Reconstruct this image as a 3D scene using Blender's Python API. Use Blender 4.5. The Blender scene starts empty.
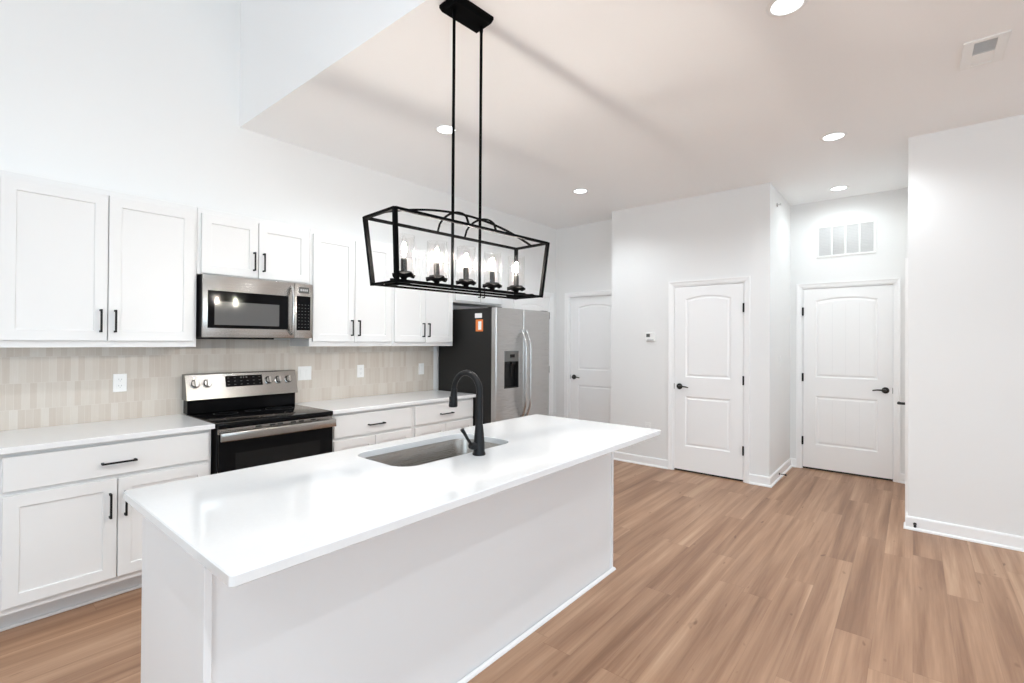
import bpy, bmesh, math, random
from mathutils import Vector, Matrix
random.seed(7)
S = bpy.context.scene
COL = S.collection
PI = math.pi

# ------------------------------------------------------------------ camera, exposure, world, daylight
cam_d = bpy.data.cameras.new('camera'); cam = bpy.data.objects.new('camera', cam_d); COL.objects.link(cam)
S.camera = cam
cam_d.sensor_width = 36.0
cam_d.lens = 36.0 * 483.17 / 1024
cam_d.shift_y = -2.82 / 1024
cam_d.clip_start = 0.02
psi, pit, rol = math.radians(39.697), math.radians(0.3518), math.radians(-0.3577)
d_ = Vector((math.cos(psi), math.sin(psi), 0)); r_ = Vector((math.sin(psi), -math.cos(psi), 0)); z_ = Vector((0, 0, 1))
D_ = math.cos(pit) * d_ + math.sin(pit) * z_
U_ = -math.sin(pit) * d_ + math.cos(pit) * z_
Rr = math.cos(rol) * r_ - math.sin(rol) * U_
Uu = math.sin(rol) * r_ + math.cos(rol) * U_
m = Matrix.Identity(4)
for i in range(3):
    m[i][0], m[i][1], m[i][2] = Rr[i], Uu[i], -D_[i]
m.translation = (0, 0, 1.4252)
cam.matrix_world = m

S.view_settings.view_transform = 'Standard'
S.view_settings.look = 'None'
S.view_settings.gamma = 1.0
S.view_settings.use_curve_mapping = False
S.view_settings.exposure = 0.08
S.cycles.max_bounces = 14
S.cycles.diffuse_bounces = 9
S.cycles.glossy_bounces = 5
S.cycles.transparent_max_bounces = 16
S.cycles.caustics_reflective = False
S.cycles.caustics_refractive = False
S.cycles.sample_clamp_indirect = 6.0

W = bpy.data.worlds.new('world'); S.world = W; W.use_nodes = True
W.node_tree.nodes['Background'].inputs[0].default_value = (0.67, 0.86, 1.0, 1)
W.node_tree.nodes['Background'].inputs[1].default_value = 4.6

def area(name, loc, direction, sx, sy, watts, col):
    L = bpy.data.lights.new(name, 'AREA'); L.shape = 'RECTANGLE'; L.size = sx; L.size_y = sy
    L.energy = watts; L.color = col
    o = bpy.data.objects.new(name, L); COL.objects.link(o); o.location = loc
    o.rotation_euler = Vector(direction).to_track_quat('-Z', 'Y').to_euler()
    return o
DAY = (0.93, 0.965, 1.0)
# daylight from the world enters by the living-room windows; portals guide the sampling through them
def portal(name, loc, direction, sx, sy):
    o = area(name, loc, direction, sx, sy, 1, DAY); o.data.cycles.is_portal = True
portal('daylight_portal', (-3.1, -4.60, 1.35), (0, 1, 0), 2.6, 2.2)
portal('daylight_portal', (.7, -4.60, 1.35), (0, 1, 0), 2.6, 2.2)
portal('daylight_portal', (-5.0, -1.3, 1.6), (1, 0, 0), 2.8, 2.2)
portal('daylight_portal', (-5.0, -1.3, 4.0), (1, 0, 0), 2.8, 1.0)
BULB_E = 1320.0          # pendant bulbs
CAN_W = 60.0            # recessed ceiling lamps (each a downward cone of light)
HALL_W = 36.0           # hall ceiling lamp
CAN_COL = (0.88, 0.95, 1.0); HALL_COL = (0.88, 0.97, 1.0)
SIDE_W = 8.0           # further kitchen ceiling lamps outside the picture
VAULT_FILL_W = 225.0         # unseen fill lamps added in the high ceiling
FAN_W = 20.0            # living-room ceiling lamp in the vault

# ------------------------------------------------------------------ materials
def srgb(r, g, b):
    f = lambda c: (c / 255) / 12.92 if c / 255 <= 0.04045 else ((c / 255 + 0.055) / 1.055) ** 2.4
    return (f(r), f(g), f(b), 1)
MATS = {}
def newmat(name):
    mt = bpy.data.materials.new(name); mt.use_nodes = True
    nt = mt.node_tree
    return mt, nt, nt.nodes['Principled BSDF']
def N(nt, kind, **k):
    n = nt.nodes.new(kind)
    for a, v in k.items(): setattr(n, a, v)
    return n
def plain(name, col, rough=0.5, metal=0.0, bump=0.0, bscale=300, spec=0.5, coat=0.0, var=0.0):
    mt, nt, bs = newmat(name)
    bs.inputs['Base Color'].default_value = col
    bs.inputs['Roughness'].default_value = rough
    bs.inputs['Metallic'].default_value = metal
    bs.inputs['Specular IOR Level'].default_value = spec
    bs.inputs['Coat Weight'].default_value = coat
    tc = N(nt, 'ShaderNodeTexCoord')
    if bump:
        no = N(nt, 'ShaderNodeTexNoise'); no.inputs['Scale'].default_value = bscale; no.inputs['Detail'].default_value = 2
        nt.links.new(tc.outputs['Object'], no.inputs['Vector'])
        bp = N(nt, 'ShaderNodeBump'); bp.inputs['Strength'].default_value = bump; bp.inputs['Distance'].default_value = 0.002
        nt.links.new(no.outputs['Fac'], bp.inputs['Height']); nt.links.new(bp.outputs['Normal'], bs.inputs['Normal'])
    if var:
        no2 = N(nt, 'ShaderNodeTexNoise'); no2.inputs['Scale'].default_value = 90; no2.inputs['Detail'].default_value = 4
        nt.links.new(tc.outputs['Object'], no2.inputs['Vector'])
        mx = N(nt, 'ShaderNodeMix', data_type='RGBA')
        mx.inputs['A'].default_value = col
        mx.inputs['B'].default_value = tuple(c * (1 - var) for c in col[:3]) + (1,)
        nt.links.new(no2.outputs['Fac'], mx.inputs['Factor']); nt.links.new(mx.outputs['Result'], bs.inputs['Base Color'])
    MATS[name] = mt
    return mt

plain('wall_paint', (0.84, 0.84, 0.835, 1), 0.75, bump=0.06, bscale=180, spec=0.25)
plain('ceiling_paint', (0.93, 0.933, 0.935, 1), 0.85, bump=0.08, bscale=140, spec=0.2)
plain('trim_paint', (0.93, 0.93, 0.93, 1), 0.38, bump=0.02, bscale=60, spec=0.4)
plain('door_paint', (0.92, 0.92, 0.92, 1), 0.42, bump=0.03, bscale=90, spec=0.4)
plain('cabinet_paint', (0.765, 0.765, 0.762, 1), 0.38, bump=0.015, bscale=80, spec=0.4)
plain('island_paint', (0.84, 0.845, 0.855, 1), 0.45, bump=0.02, bscale=80, spec=0.4)
plain('toe_kick_paint', (0.72, 0.72, 0.72, 1), 0.5, bump=0.02)
plain('quartz', (0.79, 0.795, 0.80, 1), 0.07, var=0.045, spec=0.5)
plain('black_metal', (0.006, 0.006, 0.0065, 1), 0.5, bump=0.03, bscale=400, spec=0.25)
plain('faucet_black', (0.006, 0.006, 0.007, 1), 0.42, bump=0.02, bscale=400, spec=0.28)
plain('lamp_black', (0.0022, 0.0022, 0.0024, 1), 0.6, spec=0.04, bump=0.02)
plain('black_plastic', (0.008, 0.008, 0.0085, 1), 0.45, bump=0.02, spec=0.3)
plain('fridge_side', (0.014, 0.0135, 0.013, 1), 0.55, spec=0.3, bump=0.15, bscale=900)
plain('black_glass', (0.004, 0.004, 0.0045, 1), 0.06, spec=0.14)
plain('oven_glass', (0.009, 0.009, 0.009, 1), 0.06, spec=0.25)
plain('burner_grey', (0.03, 0.03, 0.03, 1), 0.4)
plain('key_grey', (0.08, 0.08, 0.08, 1), 0.5)
plain('dark_glass', (0.10, 0.10, 0.10, 1), 0.08, spec=0.6)
plain('dark_gap', (0.02, 0.02, 0.02, 1), 0.8)
plain('white_plastic', (0.88, 0.88, 0.87, 1), 0.35, bump=0.01)
plain('screen_grey', (0.10, 0.10, 0.095, 1), 0.2)
plain('mark_grey', (0.45, 0.46, 0.47, 1), 0.5)
plain('groove_shade', (0.85, 0.85, 0.85, 1), 0.45)
plain('duct_shade', (0.09, 0.09, 0.09, 1), 0.8)
plain('grille_paint', (0.70, 0.70, 0.70, 1), 0.5)
plain('bronze', (0.03, 0.028, 0.026, 1), 0.35, metal=0.6)
plain('chrome', (0.75, 0.75, 0.75, 1), 0.15, metal=1.0, bump=0.01)
plain('brass', (0.55, 0.40, 0.22, 1), 0.3, metal=1.0)
plain('orange_tag', srgb(222, 120, 52), 0.6, bump=0.02)
plain('paper', (0.85, 0.85, 0.84, 1), 0.7, bump=0.02)
plain('rubber', (0.02, 0.02, 0.02, 1), 0.7)

def steel(name, col, rough, axis):
    mt, nt, bs = newmat(name)
    bs.inputs['Metallic'].default_value = 1.0
    tc = N(nt, 'ShaderNodeTexCoord'); mp = N(nt, 'ShaderNodeMapping')
    sc = [900, 900, 900]; sc[axis] = 4
    mp.inputs['Scale'].default_value = sc
    no = N(nt, 'ShaderNodeTexNoise'); no.inputs['Scale'].default_value = 1.0; no.inputs['Detail'].default_value = 3
    nt.links.new(tc.outputs['Object'], mp.inputs['Vector']); nt.links.new(mp.outputs['Vector'], no.inputs['Vector'])
    mr = N(nt, 'ShaderNodeMapRange'); mr.inputs['To Min'].default_value = rough - 0.07; mr.inputs['To Max'].default_value = rough + 0.09
    nt.links.new(no.outputs['Fac'], mr.inputs['Value']); nt.links.new(mr.outputs['Result'], bs.inputs['Roughness'])
    mx = N(nt, 'ShaderNodeMix', data_type='RGBA')
    mx.inputs['A'].default_value = tuple(c * 0.9 for c in col) + (1,); mx.inputs['B'].default_value = tuple(col) + (1,)
    nt.links.new(no.outputs['Fac'], mx.inputs['Factor']); nt.links.new(mx.outputs['Result'], bs.inputs['Base Color'])
    MATS[name] = mt
steel('steel_h', (0.50, 0.48, 0.455), 0.24, 0)      # brushed along the width
steel('steel_panel', (0.36, 0.345, 0.325), 0.22, 0)
steel('knob_steel', (0.34, 0.33, 0.32), 0.22, 2)
steel('steel_v', (0.50, 0.49, 0.48), 0.28, 0)
steel('sink_steel', (0.42, 0.40, 0.375), 0.27, 0)
steel('handle_steel', (0.56, 0.55, 0.54), 0.25, 2)

def emit(name, col, strength):
    mt, nt, bs = newmat(name)
    bs.inputs['Base Color'].default_value = (0.8, 0.8, 0.8, 1)
    bs.inputs['Emission Color'].default_value = col
    bs.inputs['Emission Strength'].default_value = strength
    MATS[name] = mt
emit('bulb_glow', (1.0, 0.925, 0.84, 1), BULB_E)
emit('can_glow', CAN_COL + (1,), 5.0)
emit('hall_glow', HALL_COL + (1,), 5.0)
emit('display_glow', (0.55, 0.75, 0.9, 1), 0.6)

def glass_thin():
    mt, nt, bs = newmat('clear_glass')
    nt.nodes.remove(bs)
    out = nt.nodes['Material Output']
    tr = N(nt, 'ShaderNodeBsdfTransparent'); tr.inputs[0].default_value = (0.985, 0.98, 0.975, 1)
    gl = N(nt, 'ShaderNodeBsdfGlossy'); gl.inputs['Roughness'].default_value = 0.03
    lw = N(nt, 'ShaderNodeLayerWeight'); lw.inputs['Blend'].default_value = 0.5
    fac = math_n(nt, 'MULTIPLY_ADD', math_n(nt, 'POWER', lw.outputs['Facing'], 4.0), 0.40, 0.03)
    mx = N(nt, 'ShaderNodeMixShader')
    nt.links.new(fac, mx.inputs[0]); nt.links.new(tr.outputs[0], mx.inputs[1]); nt.links.new(gl.outputs[0], mx.inputs[2])
    nt.links.new(mx.outputs[0], out.inputs['Surface'])
    MATS['clear_glass'] = mt

def math_n(nt, op, a, b=None, c=None):
    n = N(nt, 'ShaderNodeMath', operation=op)
    for i, v in enumerate((a, b, c)):
        if v is None: continue
        if isinstance(v, (int, float)): n.inputs[i].default_value = v
        else: nt.links.new(v, n.inputs[i])
    return n.outputs[0]

glass_thin()
def ramp(nt, fac, stops):
    r = N(nt, 'ShaderNodeValToRGB')
    el = r.color_ramp.elements
    while len(el) > 1: el.remove(el[-1])
    el[0].position, el[0].color = stops[0]
    for p, c in stops[1:]:
        e = el.new(p); e.color = c
    nt.links.new(fac, r.inputs[0])
    return r.outputs[0]

def wood_floor():
    mt, nt, bs = newmat('oak_planks')
    geo = N(nt, 'ShaderNodeNewGeometry'); sp = N(nt, 'ShaderNodeSeparateXYZ')
    nt.links.new(geo.outputs['Position'], sp.inputs[0])
    PW, PL = 0.150, 1.52
    v = math_n(nt, 'DIVIDE', sp.outputs['Y'], PW)
    row = math_n(nt, 'FLOOR', v)
    wn = N(nt, 'ShaderNodeTexWhiteNoise', noise_dimensions='1D'); nt.links.new(row, wn.inputs['W'])
    u = math_n(nt, 'ADD', math_n(nt, 'DIVIDE', sp.outputs['X'], PL), math_n(nt, 'MULTIPLY', wn.outputs['Value'], 7.31))
    cell = math_n(nt, 'FLOOR', u)
    cb = N(nt, 'ShaderNodeCombineXYZ'); nt.links.new(row, cb.inputs[0]); nt.links.new(cell, cb.inputs[1])
    wn2 = N(nt, 'ShaderNodeTexWhiteNoise', noise_dimensions='3D'); nt.links.new(cb.outputs[0], wn2.inputs['Vector'])
    tone = wn2.outputs['Value']
    # grain stretched along X, shifted for every plank
    off = N(nt, 'ShaderNodeVectorMath', operation='MULTIPLY'); nt.links.new(wn2.outputs['Color'], off.inputs[0]); off.inputs[1].default_value = (37, 19, 11)
    ad = N(nt, 'ShaderNodeVectorMath', operation='ADD'); nt.links.new(geo.outputs['Position'], ad.inputs[0]); nt.links.new(off.outputs[0], ad.inputs[1])
    def noise(scale, detail, rough=0.55, dist=0.0):
        mp = N(nt, 'ShaderNodeMapping'); mp.inputs['Scale'].default_value = scale
        nt.links.new(ad.outputs[0], mp.inputs['Vector'])
        no = N(nt, 'ShaderNodeTexNoise'); no.inputs['Scale'].default_value = 1; no.inputs['Detail'].default_value = detail
        no.inputs['Roughness'].default_value = rough; no.inputs['Distortion'].default_value = dist
        nt.links.new(mp.outputs[0], no.inputs['Vector'])
        return no.outputs['Fac']
    broad = noise((0.5, 12, 1), 4, 0.55, 0.4)
    fine = noise((3, 90, 1), 4, 0.6)
    knot = noise((7.0, 19, 1), 1, 0.5, 0.4)
    f = math_n(nt, 'ADD', math_n(nt, 'MULTIPLY', tone, 0.13), math_n(nt, 'MULTIPLY', broad, 1.15))
    f = math_n(nt, 'ADD', f, math_n(nt, 'MULTIPLY', fine, 0.28))
    f = math_n(nt, 'SUBTRACT', f, 0.28)
    col = ramp(nt, f, [(0.10, srgb(114, 83, 62)), (0.34, srgb(143, 108, 84)), (0.56, srgb(169, 133, 106)), (0.85, srgb(197, 163, 134))])
    kn = ramp(nt, knot, [(0.0, (0, 0, 0, 1)), (0.735, (0, 0, 0, 1)), (0.80, (1, 1, 1, 1))])
    mx = N(nt, 'ShaderNodeMix', data_type='RGBA'); nt.links.new(col, mx.inputs['A']); mx.inputs['B'].default_value = srgb(104, 72, 52)
    nt.links.new(math_n(nt, 'MULTIPLY', kn, 0.7), mx.inputs['Factor'])
    # seams
    fv = math_n(nt, 'FRACT', v); fu = math_n(nt, 'FRACT', u)
    ev = math_n(nt, 'MINIMUM', fv, math_n(nt, 'SUBTRACT', 1.0, fv)); eu = math_n(nt, 'MINIMUM', fu, math_n(nt, 'SUBTRACT', 1.0, fu))
    s1 = math_n(nt, 'LESS_THAN', ev, 0.0065); s2 = math_n(nt, 'LESS_THAN', eu, 0.0011)
    seam = math_n(nt, 'MAXIMUM', s1, s2)
    mx2 = N(nt, 'ShaderNodeMix', data_type='RGBA'); nt.links.new(mx.outputs['Result'], mx2.inputs['A']); mx2.inputs['B'].default_value = srgb(112, 80, 58)
    nt.links.new(math_n(nt, 'MULTIPLY', seam, 0.32), mx2.inputs['Factor'])
    nt.links.new(mx2.outputs['Result'], bs.inputs['Base Color'])
    bs.inputs['Roughness'].default_value = 0.42
    bs.inputs['Specular IOR Level'].default_value = 0.35
    bp = N(nt, 'ShaderNodeBump'); bp.inputs['Strength'].default_value = 0.10; bp.inputs['Distance'].default_value = 0.002
    nt.links.new(math_n(nt, 'SUBTRACT', fine, seam), bp.inputs['Height']); nt.links.new(bp.outputs[0], bs.inputs['Normal'])
    MATS['oak_planks'] = mt
wood_floor()

def tile():
    mt, nt, bs = newmat('beige_tile')
    geo = N(nt, 'ShaderNodeNewGeometry'); sp = N(nt, 'ShaderNodeSeparateXYZ')
    nt.links.new(geo.outputs['Position'], sp.inputs[0])
    TW, TH = 0.032, 0.150
    v = math_n(nt, 'DIVIDE', math_n(nt, 'SUBTRACT', sp.outputs['Z'], 0.871), TH)
    row = math_n(nt, 'FLOOR', v)
    u = math_n(nt, 'ADD', math_n(nt, 'DIVIDE', sp.outputs['X'], TW), math_n(nt, 'MULTIPLY', math_n(nt, 'MODULO', row, 2.0), 0.5))
    u = math_n(nt, 'ADD', u, 100.0)
    cell = math_n(nt, 'FLOOR', u)
    cb = N(nt, 'ShaderNodeCombineXYZ'); nt.links.new(row, cb.inputs[0]); nt.links.new(cell, cb.inputs[1])
    wn = N(nt, 'ShaderNodeTexWhiteNoise', noise_dimensions='3D'); nt.links.new(cb.outputs[0], wn.inputs['Vector'])
    mp = N(nt, 'ShaderNodeMapping'); mp.inputs['Scale'].default_value = (160, 1, 9)
    ad = N(nt, 'ShaderNodeVectorMath', operation='ADD'); nt.links.new(geo.outputs['Position'], ad.inputs[0]); nt.links.new(wn.outputs['Color'], ad.inputs[1])
    nt.links.new(ad.outputs[0], mp.inputs[0])
    no = N(nt, 'ShaderNodeTexNoise'); no.inputs['Scale'].default_value = 1; no.inputs['Detail'].default_value = 3
    nt.links.new(mp.outputs[0], no.inputs['Vector'])
    f = math_n(nt, 'ADD', math_n(nt, 'MULTIPLY', wn.outputs['Value'], 0.62), math_n(nt, 'MULTIPLY', no.outputs['Fac'], 0.40))
    col = ramp(nt, f, [(0.1, srgb(198, 186, 174)), (0.45, srgb(205, 195, 184)), (0.75, srgb(210, 202, 192)), (1.0, srgb(216, 209, 202))])
    fv = math_n(nt, 'FRACT', v); fu = math_n(nt, 'FRACT', u)
    ev = math_n(nt, 'MINIMUM', fv, math_n(nt, 'SUBTRACT', 1.0, fv)); eu = math_n(nt, 'MINIMUM', fu, math_n(nt, 'SUBTRACT', 1.0, fu))
    g = math_n(nt, 'MAXIMUM', math_n(nt, 'LESS_THAN', ev, 0.010), math_n(nt, 'LESS_THAN', eu, 0.035))
    mx = N(nt, 'ShaderNodeMix', data_type='RGBA'); nt.links.new(col, mx.inputs['A']); mx.inputs['B'].default_value = srgb(220, 214, 207)
    nt.links.new(math_n(nt, 'MULTIPLY', g, 0.45), mx.inputs['Factor']); nt.links.new(mx.outputs['Result'], bs.inputs['Base Color'])
    bs.inputs['Roughness'].default_value = 0.35
    bp = N(nt, 'ShaderNodeBump'); bp.inputs['Strength'].default_value = 0.25; bp.inputs['Distance'].default_value = 0.001
    nt.links.new(math_n(nt, 'SUBTRACT', 1.0, g), bp.inputs['Height']); nt.links.new(bp.outputs[0], bs.inputs['Normal'])
    MATS['beige_tile'] = mt
tile()

# ------------------------------------------------------------------ mesh helpers
ORG = {}          # world origin of every object, by name
class MB:
    def __init__(s): s.bm = bmesh.new()
    def box(s, x0, x1, y0, y1, z0, z1, bev=0.0, seg=1):
        r = bmesh.ops.create_cube(s.bm, size=1.0)
        vs = r['verts']
        for v in vs:
            v.co = Vector(((x0 + x1) / 2 + v.co.x * abs(x1 - x0), (y0 + y1) / 2 + v.co.y * abs(y1 - y0), (z0 + z1) / 2 + v.co.z * abs(z1 - z0)))
        if bev:
            es = list({e for v in vs for e in v.link_edges})
            bmesh.ops.bevel(s.bm, geom=es, offset=bev, segments=seg, affect='EDGES', profile=0.5)
        return s
    def lathe(s, prof, c, axis='z', n=32):
        """prof: list of (radius, height along the axis)."""
        def P(r, h, a):
            x, y = r * math.cos(a), r * math.sin(a)
            p = {'z': (x, y, h), 'x': (h, x, y), 'y': (x, h, y)}[axis]
            return Vector(c) + Vector(p)
        rings = []
        for r, h in prof:
            if r < 1e-6: rings.append([s.bm.verts.new(P(0, h, 0))])
            else: rings.append([s.bm.verts.new(P(r, h, 2 * PI * i / n)) for i in range(n)])
        for a, b in zip(rings, rings[1:]):
            for i in range(n):
                j = (i + 1) % n
                q = [a[i % len(a)], a[j % len(a)], b[j % len(b)], b[i % len(b)]]
                q2 = []
                for t in q:
                    if t not in q2: q2.append(t)
                if len(q2) > 2: s.bm.faces.new(q2)
        return s
    def tube(s, pts, rad, n=12, caps=True, flat=None):
        pts = [Vector(p) for p in pts]
        rads = rad if isinstance(rad, (list, tuple)) else [rad] * len(pts)
        up = None; rings = []
        for i, p in enumerate(pts):
            t = (pts[min(i + 1, len(pts) - 1)] - pts[max(i - 1, 0)]).normalized()
            if up is None:
                up = Vector((0, 0, 1)) if abs(t.z) < 0.9 else Vector((1, 0, 0))
            a = t.cross(up)
            if a.length < 1e-6: a = t.orthogonal()
            a.normalize(); b = a.cross(t).normalized(); up = b
            rings.append([s.bm.verts.new(p + (a * math.cos(2 * PI * k / n) + b * math.sin(2 * PI * k / n) * (flat or 1)) * rads[i]) for k in range(n)])
        for A, B in zip(rings, rings[1:]):
            for k in range(n): s.bm.faces.new([A[k], A[(k + 1) % n], B[(k + 1) % n], B[k]])
        if caps: s.bm.faces.new(rings[0]); s.bm.faces.new(rings[-1])
        return s
    def bar(s, pts, w, h):
        """square section bar along pts; w across, h along the local up."""
        pts = [Vector(p) for p in pts]; rings = []; up = None
        for i, p in enumerate(pts):
            t = (pts[min(i + 1, len(pts) - 1)] - pts[max(i - 1, 0)]).normalized()
            if up is None: up = Vector((0, 0, 1)) if abs(t.z) < 0.9 else Vector((1, 0, 0))
            a = t.cross(up).normalized(); b = a.cross(t).normalized(); up = b
            rings.append([s.bm.verts.new(p + a * sx * w / 2 + b * sy * h / 2) for sx, sy in ((-1, -1), (1, -1), (1, 1), (-1, 1))])
        for A, B in zip(rings, rings[1:]):
            for k in range(4): s.bm.faces.new([A[k], A[(k + 1) % 4], B[(k + 1) % 4], B[k]])
        s.bm.faces.new(rings[0]); s.bm.faces.new(rings[-1])
        return s
    def prism(s, outline, f0, f1):
        """outline: list of 2d points; f0, f1 map a 2d point to 3d for the two ends."""
        A = [s.bm.verts.new(f0(*p)) for p in outline]; B = [s.bm.verts.new(f1(*p)) for p in outline]
        n = len(A)
        for i in range(n): s.bm.faces.new([A[i], A[(i + 1) % n], B[(i + 1) % n], B[i]])
        s.bm.faces.new(A); s.bm.faces.new(B)
        return s
    def build(s, name, mat, parent=None, smooth=False, auto=None):
        bmesh.ops.recalc_face_normals(s.bm, faces=s.bm.faces)
        me = bpy.data.meshes.new(name)
        if parent is None:
            xs = [v.co for v in s.bm.verts]
            o0 = Vector(((min(v.x for v in xs) + max(v.x for v in xs)) / 2, (min(v.y for v in xs) + max(v.y for v in xs)) / 2, min(v.z for v in xs)))
        else: o0 = ORG[parent.name]
        bmesh.ops.translate(s.bm, verts=s.bm.verts, vec=-o0)
        s.bm.to_mesh(me); s.bm.free()
        if smooth:
            for p in me.polygons: p.use_smooth = True
            try: me.set_sharp_from_angle(angle=math.radians(auto or 35))
            except Exception: pass
        me.materials.append(MATS[mat] if isinstance(mat, str) else mat)
        o = bpy.data.objects.new(name, me); COL.objects.link(o)
        ORG[o.name] = o0
        if parent is None: o.location = o0
        else: o.parent = parent
        return o
def tag(o, label=None, cat=None, group=None, kind=None):
    if label: o['label'] = label
    if cat: o['category'] = cat
    if group: o['group'] = group
    if kind: o['kind'] = kind
    return o
def thing(name, loc, label, cat, group=None, kind=None):
    o = bpy.data.objects.new(name, None); COL.objects.link(o); o.location = loc; o.empty_display_size = 0.1
    ORG[o.name] = Vector(loc)
    return tag(o, label, cat, group, kind)
def rrect(x0, x1, y0, y1, r, n=6):
    """rounded rectangle outline, counter-clockwise."""
    pts = []
    for cx, cy, a0 in ((x1 - r, y1 - r, 0), (x0 + r, y1 - r, PI / 2), (x0 + r, y0 + r, PI), (x1 - r, y0 + r, 3 * PI / 2)):
        for k in range(n + 1):
            a = a0 + PI / 2 * k / n
            pts.append((cx + r * math.cos(a), cy + r * math.sin(a)))
    return pts

# ------------------------------------------------------------------ room shell
YW = 3.907      # cabinet wall
XA = 5.338      # closet wall
XD = 5.682      # recessed wall beyond the refrigerator
XB = 6.389      # end of the hall
XC = 4.844      # right wall
YA0, YA1 = 2.846, 1.098
YC = 0.030
CH = 3.029      # kitchen ceiling
VH = 5.00       # vaulted living room ceiling
XDROP = 1.478
DH = 2.064      # head of the door openings
YR = -4.6; XL = -5.0

def struct(o, label, cat): return tag(o, label, cat, None, 'structure')
def wall_boxes(b, axis, t0, t1, u0, u1, z1, holes):
    """a wall slab between t0..t1 thick, u0..u1 long, with rectangular holes (u0,u1,z0,z1)."""
    def put(a, c, za, zb):
        if c - a < 1e-4 or zb - za < 1e-4: return
        if axis == 'y': b.box(a, c, t0, t1, za, zb)
        else: b.box(t0, t1, a, c, za, zb)
    cur = u0
    for h in sorted(holes):
        put(cur, h[0], 0, z1)
        put(h[0], h[1], 0, h[2]); put(h[0], h[1], h[3], z1)
        cur = h[1]
    put(cur, u1, 0, z1)
    return b

dY = (4.771, 5.552)       # door in the cabinet wall (X range)
dD = (2.905, 3.705)       # door beyond the refrigerator (Y range)
dA = (1.324, 2.080)       # closet door
dB = (0.144, 0.989)       # hall end door
dH = (5.000, 5.762)       # door in the hall's right wall (X range)

b = MB(); b.box(XL - .2, 6.7, YR - .2, 4.1, -0.10, 0.0)
struct(b.build('floor', 'oak_planks'), 'warm light brown wood plank floor running away to the doors', 'floor')
b = MB(); wall_boxes(b, 'y', YW, YW + .12, XL - .12, XD + .12, VH, [(dY[0], dY[1], 0, DH)])
struct(b.build('wall_back', 'wall_paint'), 'tall white wall behind the white kitchen cabinets', 'wall')
b = MB(); wall_boxes(b, 'x', XD, XD + .12, YA0 - .12, YW, CH, [(dD[0], dD[1], 0, DH)])
struct(b.build('wall_far', 'wall_paint'), 'short shaded wall in the recess past the refrigerator', 'wall')
b = MB()
wall_boxes(b, 'x', XA, XA + .12, YA1, YA0, CH, [(dA[0], dA[1], 0, DH)])
b.box(XA + .12, XD - .001, YA0 - .12, YA0, 0, CH)
b.box(XA + .12, XB + .12, YA1, YA1 + .12, 0, CH)
struct(b.build('wall_center', 'wall_paint'), 'white closet wall with thermostat, jutting forward between recess and hall', 'wall')
b = MB(); wall_boxes(b, 'x', XB, XB + .12, YC, YA1, CH, [(dB[0], dB[1], 0, DH)])
struct(b.build('wall_hall', 'wall_paint'), 'white wall at the end of the short hall with the slatted grille', 'wall')
b = MB()
b.box(XC, XC + .12, YR, YC - .12, 0, CH)
wall_boxes(b, 'y', YC - .12, YC, XC, XB + .12, CH, [(dH[0], dH[1], 0, DH)])
struct(b.build('wall_right', 'wall_paint'), 'plain white wall at the right edge of the picture', 'wall')
b = MB(); wall_boxes(b, 'y', YR - .12, YR, XL - .12, XC + .12, VH, [(-4.4, -1.8, .25, 2.45), (-.6, 2.0, .25, 2.45)])
struct(b.build('wall_rear', 'wall_paint'), 'white living room wall with windows behind the viewpoint', 'wall')
b = MB(); wall_boxes(b, 'x', XL - .12, XL, YR, YW, 3.5, [(-2.7, .1, .5, 2.7)])
wall_hi = [(YR, -2.7, 3.5, VH), (.1, YW, 3.5, VH), (-2.7, .1, 4.5, VH)]
for a_, c_, za, zb in wall_hi: b.box(XL - .12, XL, a_, c_, za, zb)
struct(b.build('wall_left', 'wall_paint'), 'white living room wall with window on the far left', 'wall')
b = MB(); b.box(XDROP + .12, XB + .12, YR, YW, CH, CH + .12)
struct(b.build('ceiling', 'ceiling_paint'), 'flat white kitchen ceiling with round recessed lamps', 'ceiling')
b = MB(); b.box(XDROP, XDROP + .12, YR, YW, CH, VH)
struct(b.build('wall_header', 'ceiling_paint'), 'white drop face above the kitchen, where the ceiling steps up', 'wall')
b = MB(); b.box(XL - .12, XDROP + .12, YR - .12, YW + .12, VH, VH + .12)
struct(b.build('ceiling_vault', 'ceiling_paint'), 'high white living room ceiling above the kitchen drop', 'ceiling')

def window_frame(name, axis, t, u0, u1, z0, z1, label):
    b = MB()
    def put(a, c, za, zb, t0=t - .10, t1=t - .03):
        if axis == 'y': b.box(a, c, t0, t1, za, zb)
        else: b.box(t0, t1, a, c, za, zb)
    w = .06
    put(u0, u0 + w, z0, z1); put(u1 - w, u1, z0, z1); put(u0 + w, u1 - w, z0, z0 + w); put(u0 + w, u1 - w, z1 - w, z1)
    mid = (u0 + u1) / 2; put(mid - .03, mid + .03, z0 + w, z1 - w)
    struct(b.build(name, 'trim_paint'), label, 'window')
window_frame('window_1', 'y', YR, -4.4, -1.8, .25, 2.45, 'white framed living room window left of the rear wall')
window_frame('window_2', 'y', YR, -.6, 2.0, .25, 2.45, 'white framed living room window right of the rear wall')
window_frame('window_3', 'x', XL, -2.7, .1, .5, 2.7, 'white framed living room window in the left wall')
window_frame('window_4', 'x', XL, -2.7, .1, 3.5, 4.5, 'white framed high window, unseen, added above the left living room window for light')  # high window added to bring more daylight onto island and cabinets

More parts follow.
